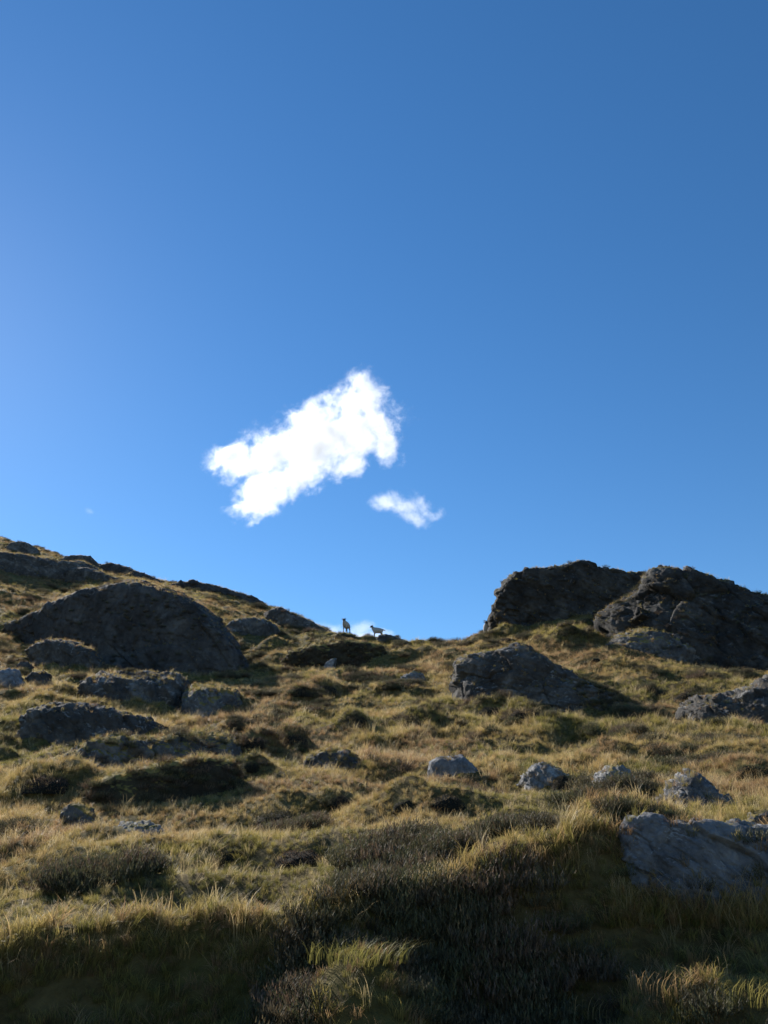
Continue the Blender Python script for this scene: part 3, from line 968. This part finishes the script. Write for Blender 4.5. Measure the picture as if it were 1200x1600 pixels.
heather = np.where(bank > 0.5, np.where(P[:, 0] / P[:, 1] < -0.09, (dark > 0.05) & (rr < 0.45), (dark > 0.34) & (rr < 0.4)), heather)
strip = (Yd < 9.0) & (bank < 0.5)
heather &= ~(strip & (dark < 0.62))
warm = np.zeros(len(P))
# the warm tufts that stand on the shaded bank
for (u, v, y, w) in KNOLLS:
    p = ray(u, v) * y
    q = (((P[:, 0] - p[0]) ** 2 + (P[:, 1] - p[1]) ** 2) < (w / F * y * 0.45) ** 2) & (P[:, 2] > p[2] - 0.13)
    heather &= ~q
    warm[q] = 1.0
kind = np.zeros(len(P), int)
kind[:] = 0
kind[wet > 0.06] = 1
kind[(dry > 0.11)] = 3
pick = RNG.uniform(size=len(P))
kind[pick < 0.20] = 2
kind[(pick > 0.90)] = 1
kind[(bank > 0.5) & (pick > 0.35)] = 1
kind[(bank > 0.5) & (pick < 0.30)] = 3
kind[(bank > 0.5) & (pick < 0.03)] = 2
NV = 3
srcs = []
for v_ in range(NV):
    srcs.append(tuft_mesh('grass_0_%d' % v_, 38, 0.22, 1.0, 0.0050, 0.3, M_GOLD, 0.15, 100 + v_, droop=0.5))
for v_ in range(NV):
    srcs.append(tuft_mesh('grass_1_%d' % v_, 36, 0.19, 0.95, 0.0052, 0.3, M_GREEN, 0.12, 110 + v_, droop=0.45))
for v_ in range(NV):
    srcs.append(tuft_mesh('grass_2_%d' % v_, 14, 0.36, 0.70, 0.0042, 0.5, M_STRAW, 0.20, 120 + v_, droop=0.4, seg=4))
for v_ in range(NV):
    srcs.append(tuft_mesh('grass_3_%d' % v_, 38, 0.21, 1.1, 0.0050, 0.4, M_RUST, 0.15, 130 + v_, droop=0.5))


def rots(n, tiltx=0.22):
    return np.stack([RNG.normal(0, tiltx, n), RNG.normal(0, tiltx, n), RNG.uniform(0, 2 * math.pi, n)], -1)


g = ~heather


def tail(p):
    return p[p[:, 0] / p[:, 1] > 0.262 + RNG.normal(0, 0.012, len(p))]  # only plants on the boulder tail added in place of its shadow


P_extra = np.concatenate([tail(on_faces([15], 40, 17)), on_faces([103], 260, 18, -1), on_faces([33], 90, 1, 0.55), on_faces([30, 24], 45, 2, 0.7), on_faces([75, 12, 83], 22, 3, 0.7), on_faces([8, 5, 3, 92], 9, 4, 0.62), on_faces([18, 21, 27, 89, 86, 15, 72], 16, 8, 0.62),
                          on_faces([66], 60, 9, 0.6), on_faces([46, 36, 69, 58], 120, 10, 0.55), on_faces([52, 55, 49], 40, 11, 0.75)])
H_extra = np.concatenate([tail(on_faces([15], 60, 15)), on_faces([103], 70, 16, -1, 0.6), on_faces([33], 45, 5, -1, 0.6), on_faces([30], 16, 6, -1, 0.6), on_faces([75, 83], 10, 7, -1, 0.7), on_faces([66], 6, 12, -1, 0.6), on_faces([3, 12, 8], 2.0, 13, -1, 0.6)])
n = g.sum()
far = np.clip((Yd[g] - 18) / 45, 0, 1.3)
sc = (1 + 0.45 * bank[g] * np.interp(fbm(XY[g] / 0.5, 2, 63), [-0.4, 0.4], [0.3, 1.4])) * (1 - 0.3 * warm[g]) * (1 - 0.35 * strip[g] * np.clip((7.0 - Yd[g]) / 1.0, 0, 1)) * clear[g] * RNG.uniform(0.50, 1.12, n) * (0.42 + 0.52 * np.clip((Yd[g] - 6) / 16, 0, 1) + 0.42 * far) * np.interp(fbm(XY[g] / 2.0, 2, 61), [-0.4, 0.4], [0.7, 1.2])
sz = np.stack([sc * (1 + 0.35 * far), sc * (1 + 0.35 * far), sc * (1 - 0.25 * far)], -1)
# a fringe of grass along the lip of the bank and round the foot of the big slab
fr, _ = scatter(lambda c: np.where(np.abs(c[..., 1] - np.interp(c[..., 0] / np.maximum(c[..., 1], 0.1), CREST_A, CREST_Y)) < 0.13, 330.0, 0.0), 4.9, 6.2, -80, 1000, 77)
foot = [cast(BV, RNG.uniform(950, 1230), RNG.uniform(1400, 1450)) for _ in range(420)]
foot = np.array([tuple(p) for p in foot if p is not None])
m0 = len(P_extra)
P_extra = np.concatenate([P_extra, fr, foot])
m = len(P_extra)
se = RNG.uniform(0.4, 0.8, m) * (0.8 + 0.5 * np.clip((P_extra[:, 1] - 14) / 40, 0, 1))
se[m0:] *= RNG.uniform(0.8, 1.5, m - m0)
ke = RNG.choice([0, 0, 1, 1, 2, 3], m)
point_cloud('grass', 'golden and green moor grass covering the hillside', np.concatenate([P[g], P_extra]), rots(n + m), np.concatenate([sz, np.repeat(se[:, None], 3, 1)]),
            np.concatenate([kind[g], ke]) * NV + RNG.integers(0, NV, n + m), srcs)

hs = [sprig_mesh('heather_%d' % k, 80, 0.20, 0.14, M_HEATH, 200 + k) for k in range(4)]
n = heather.sum()
far = np.clip((Yd[heather] - 14) / 45, 0, 1.3)
sc = clear[heather] * RNG.uniform(0.7, 1.3, n) * (0.7 + 0.7 * far)
point_cloud('heather_undergrowth', 'low dark heather and bilberry growing between the grass', np.concatenate([P[heather], H_extra]), rots(n + len(H_extra), 0.15),
            np.repeat(np.concatenate([sc, RNG.uniform(0.5, 0.9, len(H_extra)) * (0.75 + 0.5 * np.clip((H_extra[:, 1] - 14) / 40, 0, 1))])[:, None], 3, 1), RNG.integers(0, 4, n + len(H_extra)), hs)


# ------------------------------------------------------------------ single heather bushes
def bush_mesh(name, seed):
    r = np.random.default_rng(seed)
    nu, nv = 22, 9
    V, Fc, C = [], [], []
    for j in range(nv):
        ph = j / (nv - 1) * math.pi / 2
        for i in range(nu):
            th = 2 * math.pi * i / nu
            V.append((math.cos(th) * math.cos(ph), math.sin(th) * math.cos(ph), math.sin(ph)))
    V = np.array(V)
    d = 1 + 0.22 * fbm(V * 1.6 + seed, 3, seed)
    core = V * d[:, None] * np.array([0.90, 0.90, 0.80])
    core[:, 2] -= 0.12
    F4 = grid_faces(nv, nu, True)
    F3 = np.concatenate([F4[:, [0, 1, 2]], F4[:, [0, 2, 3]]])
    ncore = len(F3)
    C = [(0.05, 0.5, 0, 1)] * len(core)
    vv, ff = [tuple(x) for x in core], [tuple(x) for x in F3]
    for k in range(5200):
        th = r.uniform(0, 2 * math.pi)
        sz_ = r.uniform(0.0, 1.0)
        ph = math.asin(sz_)
        n0 = np.array([math.cos(th) * math.cos(ph), math.sin(th) * math.cos(ph), sz_])
        dd = 1 + 0.22 * fbm((n0 * 1.6 + seed)[None], 3, seed)[0]
        p = n0 * dd * np.array([0.88, 0.88, 0.80]) * r.uniform(0.85, 1.0)
        p[2] -= 0.10
        gdir = n0 * 0.6 + np.array([0, 0, 0.75]) + r.normal(0, 0.25, 3)
        gdir /= np.linalg.norm(gdir)
        side = np.cross(gdir, r.normal(0, 1, 3))
        side /= np.linalg.norm(side) + 1e-9
        L = r.uniform(0.05, 0.13)
        w = 0.009
        tint = r.uniform()
        b0 = len(vv)
        q = p + gdir * L * 0.5
        e = p + gdir * L + r.normal(0, 0.02, 3)
        vv += [tuple(p - side * w * 0.5), tuple(p + side * w * 0.5), tuple(q - side * w), tuple(q + side * w), tuple(e)]
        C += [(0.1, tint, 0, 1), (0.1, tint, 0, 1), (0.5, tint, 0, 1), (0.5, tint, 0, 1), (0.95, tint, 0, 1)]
        ff += [(b0, b0 + 1, b0 + 3), (b0, b0 + 3, b0 + 2), (b0 + 2, b0 + 3, b0 + 4)]
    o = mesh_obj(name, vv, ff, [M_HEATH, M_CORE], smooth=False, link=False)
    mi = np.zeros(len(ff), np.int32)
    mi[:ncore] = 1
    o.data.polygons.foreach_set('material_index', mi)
    ca = o.data.color_attributes.new('blade', 'FLOAT_COLOR', 'POINT')
    ca.data.foreach_set('color', np.asarray(C, np.float32).ravel())
    return o.data


BUSH = [bush_mesh('heather_bush', 300 + k) for k in range(4)]
BUSHES = [   # (u, v foot, width px, height px, label)
    (470, 1352, 110, 32, 'largest dark heather bush, low in the slope where the shade begins'),
    (352, 1348, 84, 30, 'dark heather bush beside the largest one, above the shaded bank'),
    (436, 1290, 84, 34, 'heather bush with a rounded lit crown above the two largest bushes'),
    (530, 1262, 52, 26, 'small heather bush below the moss-capped stone'),
    (700, 1264, 84, 30, 'broad heather bush directly below the blue-grey boulder'),
    (640, 1266, 56, 24, 'heather bush beside the broad one below the blue-grey boulder'),
    (650, 1340, 60, 22, 'heather bush on the golden strip at the edge of the lower shade'),
    (553, 1136, 58, 28, 'dark heather bush alone in the middle of the upper slope'),
    (650, 1140, 56, 26, 'brownish heather bush across from the dark one on the upper slope'),
    (470, 1088, 52, 22, 'grey-green heather bush, lower of two below the dark rock band'),
    (502, 1084, 56, 24, 'heather bush, second of two below the dark rock band'),
    (806, 1292, 80, 28, 'shaggy heather bush below the larger pale layered boulder'),
    (398, 1168, 46, 22, 'small heather bush near the end of the long broken ledge'),
    (388, 1206, 40, 22, 'small round heather bush touching the end of the turf bank'),
    (772, 1118, 60, 22, 'heather bush below the blunt end of the long wedge boulder'),
    (824, 1122, 62, 22, 'heather bush below the middle of the long wedge boulder'),
    (1080, 1098, 54, 26, 'heather bush at the tip of the dark frame edge ledge'),
    (1180, 1214, 70, 28, 'wide grassy heather bush at the frame edge above the mossy stone'),
    (720, 1178, 44, 16, 'tiny heather bush just above the blue-grey boulder'),
    (768, 1362, 66, 28, 'heather bush sunk in the lower shade with a pale tip'),
    (60, 1236, 96, 36, 'wide dull heather bush at the yellow mossy end of the broken ledge'),
    (455, 1162, 52, 20, 'low heather bush uphill of the moss-capped stone'),
    (930, 1036, 52, 14, 'low dark heather bush under the pale ragged crag edge'),
    (210, 1436, 100, 24, 'dark heather bush crowning the shaded bank near its lit rim'),
    (885, 1238, 52, 34, 'dark mossy bush squeezed between the two pale boulders'),
    (790, 1006, 66, 16, 'dark heather bush below the crag with the half-hidden sheep'),
]
for k, (u, v, w, h, lab) in enumerate(BUSHES):
    p = cast(BV, u, v - 2)
    if p is None:
        continue
    o = bpy.data.objects.new('heather_bush', BUSH[k % 4])
    COL.objects.link(o)
    r = w / F * p.y * 0.5
    o.location = (p.x, p.y + r * 0.55, p.z - 0.05 * r)
    o.scale = (r, r * 0.9, max(0.5 * r, h / F * p.y * 0.95))
    o.rotation_euler = (0, 0, random.uniform(0, 6.28))
    tag(o, lab, 'heather', 'heather bushes on the slope')


# ------------------------------------------------------------------ grass tussocks on the bank
def tussock(u, v, w, mat, label, seed, n=200, lean=0.25):
    p = cast(BV, u, v) or Vector((ray(u, v) * 4.7).tolist())
    src = tuft_mesh('grass_tussock', n, 0.16, 1.1, 0.0040, 0.5, mat, lean, seed, seg=4, droop=0.5, radius=w / F * p.y * 0.42)
    COL.objects.link(src)
    src.location = (p.x, p.y + 0.02, p.z - 0.01)
    tag(src, label, 'grass tussock', 'lit tussocks on the shaded bank')
    return src


tussock(560, 1500, 170, M_GREEN, 'pale green tussock catching the sun in the middle of the shaded bank', 401, 300)
tussock(1040, 1548, 110, M_RUST, 'orange tussock with drooping straw blades in the lower shade', 402)
tussock(1172, 1562, 150, M_GREEN, 'green sunlit tussock in the bottom corner of the picture', 403)
tussock(905, 1585, 90, M_STRAW, 'thin pale tussock of bent stems at the bottom edge', 404, 60)


# ------------------------------------------------------------------ sheep
M_WOOL = mat_plain('wool', (0.40, 0.385, 0.36), 0.95, 0.18, 22.0, 1.0, 0.03)
M_FACE = mat_plain('dark_face', (0.022, 0.020, 0.019), 0.8, 0.3, 30.0, 0.3, 0.01)
M_HORN = mat_plain('horn', (0.11, 0.095, 0.075), 0.6, 0.3, 60.0, 0.5, 0.005)
M_SHANK = mat_plain('mottled_shank', (0.10, 0.09, 0.08), 0.85, 0.6, 18.0, 0.3, 0.01)


def sheep(u, v, heading, label, head_turn=0.0, dist=None, scale=1.0, at=None):
    """heading: angle of the nose about +Z, 0 = +X; body grown over a skeleton by the Skin modifier"""
    J = {   # joint: (x forward, y side, z), radius
        'pelvis': ((-0.32, 0, 0.64), 0.225), 'loin': ((-0.12, 0, 0.63), 0.265), 'rib': ((0.10, 0, 0.63), 0.27), 'chest': ((0.28, 0, 0.64), 0.225),
        'neck': ((0.42, 0, 0.79), 0.150), 'poll': ((0.50, 0, 0.93), 0.088), 'brow': ((0.57, 0, 0.955), 0.085), 'face': ((0.66, 0, 0.89), 0.066), 'nose': ((0.73, 0, 0.835), 0.048),
        'tail1': ((-0.52, 0, 0.70), 0.055), 'tail2': ((-0.62, 0, 0.66), 0.045), 'tail3': ((-0.68, 0, 0.58), 0.035),
    }
    E = [('pelvis', 'loin'), ('loin', 'rib'), ('rib', 'chest'), ('chest', 'neck'), ('neck', 'poll'), ('poll', 'brow'), ('brow', 'face'), ('face', 'nose'), ('pelvis', 'tail1'), ('tail1', 'tail2'), ('tail2', 'tail3')]
    for sgn, t in ((1, 'l'), (-1, 'r')):
        J['hip' + t] = ((-0.36, 0.11 * sgn, 0.52), 0.10)
        J['stifle' + t] = ((-0.30, 0.13 * sgn, 0.40), 0.075)
        J['hock' + t] = ((-0.43, 0.13 * sgn, 0.25), 0.036)
        J['hpast' + t] = ((-0.41, 0.13 * sgn, 0.08), 0.030)
        J['hhoof' + t] = ((-0.38, 0.13 * sgn, 0.015), 0.036)
        E += [('pelvis', 'hip' + t), ('hip' + t, 'stifle' + t), ('stifle' + t, 'hock' + t), ('hock' + t, 'hpast' + t), ('hpast' + t, 'hhoof' + t)]
        J['shoulder' + t] = ((0.28, 0.11 * sgn, 0.50), 0.085)
        J['elbow' + t] = ((0.24, 0.12 * sgn, 0.40), 0.060)
        J['knee' + t] = ((0.27, 0.12 * sgn, 0.24), 0.036)
        J['fpast' + t] = ((0.27, 0.12 * sgn, 0.08), 0.029)
        J['fhoof' + t] = ((0.30, 0.12 * sgn, 0.015), 0.036)
        E += [('chest', 'shoulder' + t), ('shoulder' + t, 'elbow' + t), ('elbow' + t, 'knee' + t), ('knee' + t, 'fpast' + t), ('fpast' + t, 'fhoof' + t)]
    names = list(J)
    piv = Vector((0.42, 0, 0.79))
    rot = Matrix.Rotation(head_turn, 3, 'Z')

    def turned(c, k):
        c = Vector(c)
        return piv + rot @ (c - piv) if k in ('poll', 'brow', 'face', 'nose') else c
    me = bpy.data.meshes.new('sheep_bones')
    me.from_pydata([turned(J[k][0], k) for k in names], [(names.index(a), names.index(b)) for a, b in E], [])
    tmp = bpy.data.objects.new('sheep_bones', me)
    COL.objects.link(tmp)
    tmp.modifiers.new('skin', 'SKIN')
    sv = me.skin_vertices[0].data if me.skin_vertices else None
    if sv is None:
        bpy.context.view_layer.objects.active = tmp
        me.skin_vertices.new() if hasattr(me.skin_vertices, 'new') else None
        sv = me.skin_vertices[0].data
    for i, k in enumerate(names):
        sv[i].radius = (J[k][1], J[k][1])
        sv[i].use_root = (k == 'pelvis')
    ss = tmp.modifiers.new('sub', 'SUBSURF')
    ss.levels = ss.render_levels = 2
    dg = bpy.context.evaluated_depsgraph_get()
    body = bpy.data.meshes.new_from_object(tmp.evaluated_get(dg))
    bpy.data.objects.remove(tmp)
    body.materials.clear()
    for m in (M_WOOL, M_FACE, M_SHANK):
        body.materials.append(m)
    hd = rot @ Vector((1, 0, 0))
    for p in body.polygons:
        c = p.center
        if (c - piv).length > 0.145 and c.z > 0.82 and (c - piv).dot(hd) > 0.0:
            p.material_index = 1
        elif c.z < 0.36:
            p.material_index = 2
        p.use_smooth = True
    # woolly unevenness
    co = np.empty(len(body.vertices) * 3)
    body.vertices.foreach_get('co', co)
    co = co.reshape(-1, 3)
    wob = 0.022 * fbm(co * 9.0, 3, 71)
    nn = np.empty(len(body.vertices) * 3)
    body.vertices.foreach_get('normal', nn)
    woolly = (co[:, 2] > 0.38) & (np.linalg.norm(co - np.array(piv), axis=1) < 1.4)
    co += nn.reshape(-1, 3) * (wob * woolly)[:, None]
    body.vertices.foreach_set('co', co.ravel())
    root = bpy.data.objects.new('sheep', body)
    COL.objects.link(root)
    # horns and ears
    for sgn in (1, -1):
        pts = []
        for j in range(9):
            t = j / 8
            a = t * 3.6
            pts.append(Vector((0.53 - 0.07 * math.sin(a) * (0.6 + 0.4 * t), sgn * (0.045 + 0.17 * t ** 0.9), 1.005 + 0.06 * math.sin(a * 0.75 + 0.3) - 0.04 * t)))
        V, Fc = [], []
        for j, c in enumerate(pts):
            rad = 0.032 * (1 - 0.8 * j / 8)
            for i in range(8):
                a = 2 * math.pi * i / 8
                q = c + Vector((math.cos(a) * rad, 0, math.sin(a) * rad))
                V.append(piv + rot @ (q - piv))
        mesh_obj('horn', V, grid_faces(9, 8, True), M_HORN, root)
        V = []
        for j in range(6):
            t = j / 5
            c = Vector((0.54 - 0.03 * t, sgn * (0.06 + 0.13 * t), 0.955 - 0.03 * t))
            rad = 0.028 * math.sin(math.pi * min(0.97, 0.25 + 0.75 * t)) + 0.003
            for i in range(8):
                a = 2 * math.pi * i / 8
                q = c + Vector((math.cos(a) * rad * 0.4, 0, math.sin(a) * rad))
                V.append(piv + rot @ (q - piv))
        mesh_obj('ear', V, grid_faces(6, 8, True), M_FACE, root)
    p = at or cast(BV, u, v)
    root.location = p
    root.rotation_euler = (0, 0, heading)
    root.scale = (scale,) * 3
    tag(root, label, 'sheep', 'sheep on the ridge')
    return root


sheep(540, 990, math.radians(-112), 'white horned sheep with a black face, facing the camera on a small hummock', head_turn=math.radians(8), at=SHEEP_AT[0], scale=0.80)
sheep(590, 993, math.radians(-172), 'pale sheep standing side-on on the ridge with its tail out', head_turn=math.radians(25), at=SHEEP_AT[1], scale=0.74)
sheep(762, 982, math.radians(-100), 'white sheep half hidden at the steep broken end of the crag', at=SHEEP_AT[2], scale=1.0)


# ------------------------------------------------------------------ clouds
def cloud_mat(name, blobs, scale, dens, warp=26.0, erode=0.9, edge=0.35, seed=0.0):
    m, nt, out = new_mat(name)
    tc = nd(nt, 'ShaderNodeTexCoord')
    L = nt.links.new
    off = nd(nt, 'ShaderNodeVectorMath', operation='ADD')
    L(tc.outputs['Object'], off.inputs[0])
    off.inputs[1].default_value = (seed * 131.0, seed * 57.0, seed * 91.0)
    wn_ = nd(nt, 'ShaderNodeTexNoise', Scale=1 / 48.0, Detail=3.0, Roughness=0.55)
    L(off.outputs[0], wn_.inputs['Vector'])
    sub = nd(nt, 'ShaderNodeVectorMath', operation='SUBTRACT')
    L(wn_.outputs['Color'], sub.inputs[0])
    sub.inputs[1].default_value = (0.5, 0.5, 0.5)
    scl = nd(nt, 'ShaderNodeVectorMath', operation='SCALE', Scale=warp * 2)
    L(sub.outputs[0], scl.inputs[0])
    add = nd(nt, 'ShaderNodeVectorMath', operation='ADD')
    L(tc.outputs['Object'], add.inputs[0])
    L(scl.outputs[0], add.inputs[1])
    field = None
    for (x, y, z, rx, ry, rz, ang) in blobs:
        s = nd(nt, 'ShaderNodeMapping', vector_type='TEXTURE')
        s.inputs['Location'].default_value = (x, y, z)
        s.inputs['Rotation'].default_value = (0, 0, ang)
        s.inputs['Scale'].default_value = (rx, ry, rz)
        L(add.outputs[0], s.inputs['Vector'])
        ln = nd(nt, 'ShaderNodeVectorMath', operation='LENGTH')
        L(s.outputs[0], ln.inputs[0])
        f = math_n(nt, 'SUBTRACT', 1.0, ln.outputs['Value'])
        if field is None:
            field = f
        else:
            mx = nd(nt, 'ShaderNodeMath', operation='SMOOTH_MAX')
            L(field, mx.inputs[0])
            L(f, mx.inputs[1])
            mx.inputs[2].default_value = 0.15
            field = mx.outputs[0]
    n1 = nd(nt, 'ShaderNodeTexNoise', Scale=1 / 30.0, Detail=8.0, Roughness=0.62, Distortion=0.6)
    L(off.outputs[0], n1.inputs['Vector'])
    n2 = nd(nt, 'ShaderNodeTexNoise', Scale=1 / 7.0, Detail=6.0, Roughness=0.65, Distortion=0.8)
    L(off.outputs[0], n2.inputs['Vector'])
    e = math_n(nt, 'MULTIPLY', math_n(nt, 'SUBTRACT', n1.outputs['Fac'], 0.52), erode * 2)
    e = math_n(nt, 'ADD', e, math_n(nt, 'MULTIPLY', math_n(nt, 'SUBTRACT', n2.outputs['Fac'], 0.52), erode * 1.3))
    f = math_n(nt, 'ADD', math_n(nt, 'MULTIPLY', field, 1.9), e)
    d = math_n(nt, 'DIVIDE', f, edge, True)
    d = math_n(nt, 'POWER', d, 1.9)
    d = math_n(nt, 'MULTIPLY', d, dens)
    pv = nd(nt, 'ShaderNodeVolumePrincipled')
    pv.inputs['Color'].default_value = (0.980, 0.985, 0.994, 1)
    pv.inputs['Anisotropy'].default_value = 0.35
    L(d, pv.inputs['Density'])
    L(pv.outputs[0], out.inputs['Volume'])
    return m


def cloud(name, label, cu, cv, dist, blobs, dens, pad=30, **kw):
    """blobs in photo pixels: (u, v, depth, ru, rv, rdepth, tilt)"""
    s = dist / F
    b2 = [(u - cu, cv - v, z, ru, rv, rz, math.radians(a)) for (u, v, z, ru, rv, rz, a) in blobs]
    lo = [min(b[k] - max(b[3], b[4]) if k < 2 else b[2] - b[5] for b in b2) - pad for k in range(3)]
    hi = [max(b[k] + max(b[3], b[4]) if k < 2 else b[2] + b[5] for b in b2) + pad for k in range(3)]
    V = [(x, y, z) for x in (lo[0], hi[0]) for y in (lo[1], hi[1]) for z in (lo[2], hi[2])]
    Fc = [(0, 1, 3, 2), (4, 6, 7, 5), (0, 4, 5, 1), (2, 3, 7, 6), (0, 2, 6, 4), (1, 5, 7, 3)]
    m = cloud_mat(name + '_vapour', b2, s, dens / s, **kw)
    try:
        m.cycles.volume_step_rate = 0.18
    except Exception:
        pass
    o = mesh_obj(name, V, Fc, m, smooth=False)
    d = ray(cu, cv)
    d = d / np.linalg.norm(d)
    o.location = Vector((d * dist).tolist())
    o.scale = (s, s, s)
    o.rotation_euler = (math.radians(90) + PITCH, 0, 0)
    tag(o, label, 'cloud')
    return o


cloud('cloud', 'large bright ragged white cloud in the middle of the blue sky', 475, 700, 1400.0, [
    (372, 722, 0, 58, 36, 40, -8), (430, 705, 0, 72, 44, 50, 15), (495, 690, 0, 82, 56, 60, 30), (560, 672, 0, 74, 46, 50, 20), (560, 625, 0, 46, 44, 36, 60),
    (418, 764, 0, 62, 34, 38, 28), (388, 796, 0, 44, 18, 20, 12), (470, 742, 0, 62, 34, 40, 22), (604, 688, 0, 30, 40, 24, 20), (535, 728, 0, 40, 30, 26, 20), (480, 655, 0, 44, 20, 26, 30), (520, 640, 0, 50, 26, 26, 35)],
    0.050, pad=34, warp=36.0, erode=1.6, edge=1.15, seed=1.3)
cloud('cloud', 'small white cloud below the end of the large one', 636, 792, 1400.0, [
    (608, 782, 0, 34, 16, 18, 5), (642, 788, 0, 42, 22, 22, 0), (674, 800, 0, 34, 16, 16, 0), (648, 808, 0, 32, 15, 16, -20)],
    0.040, pad=18, warp=20.0, erode=1.5, edge=1.5, seed=2.7)
cloud('cloud', 'thin low cloud showing over the ridge behind the sheep', 560, 990, 1900.0, [
    (520, 985, 0, 34, 14, 20, -15), (562, 982, 0, 24, 16, 18, 0), (600, 992, 0, 26, 10, 16, 0), (560, 1000, 0, 70, 16, 30, 0)],
    0.014, pad=14, warp=14.0, erode=1.0, edge=0.9, seed=4.1)
cloud('cloud', 'tiny faint wisp of cloud alone in the sky over the far slope', 140, 798, 1400.0, [
    (140, 798, 0, 10, 6, 6, -25)], 0.006, pad=4, warp=4.0, erode=0.4, edge=0.9, seed=5.2)
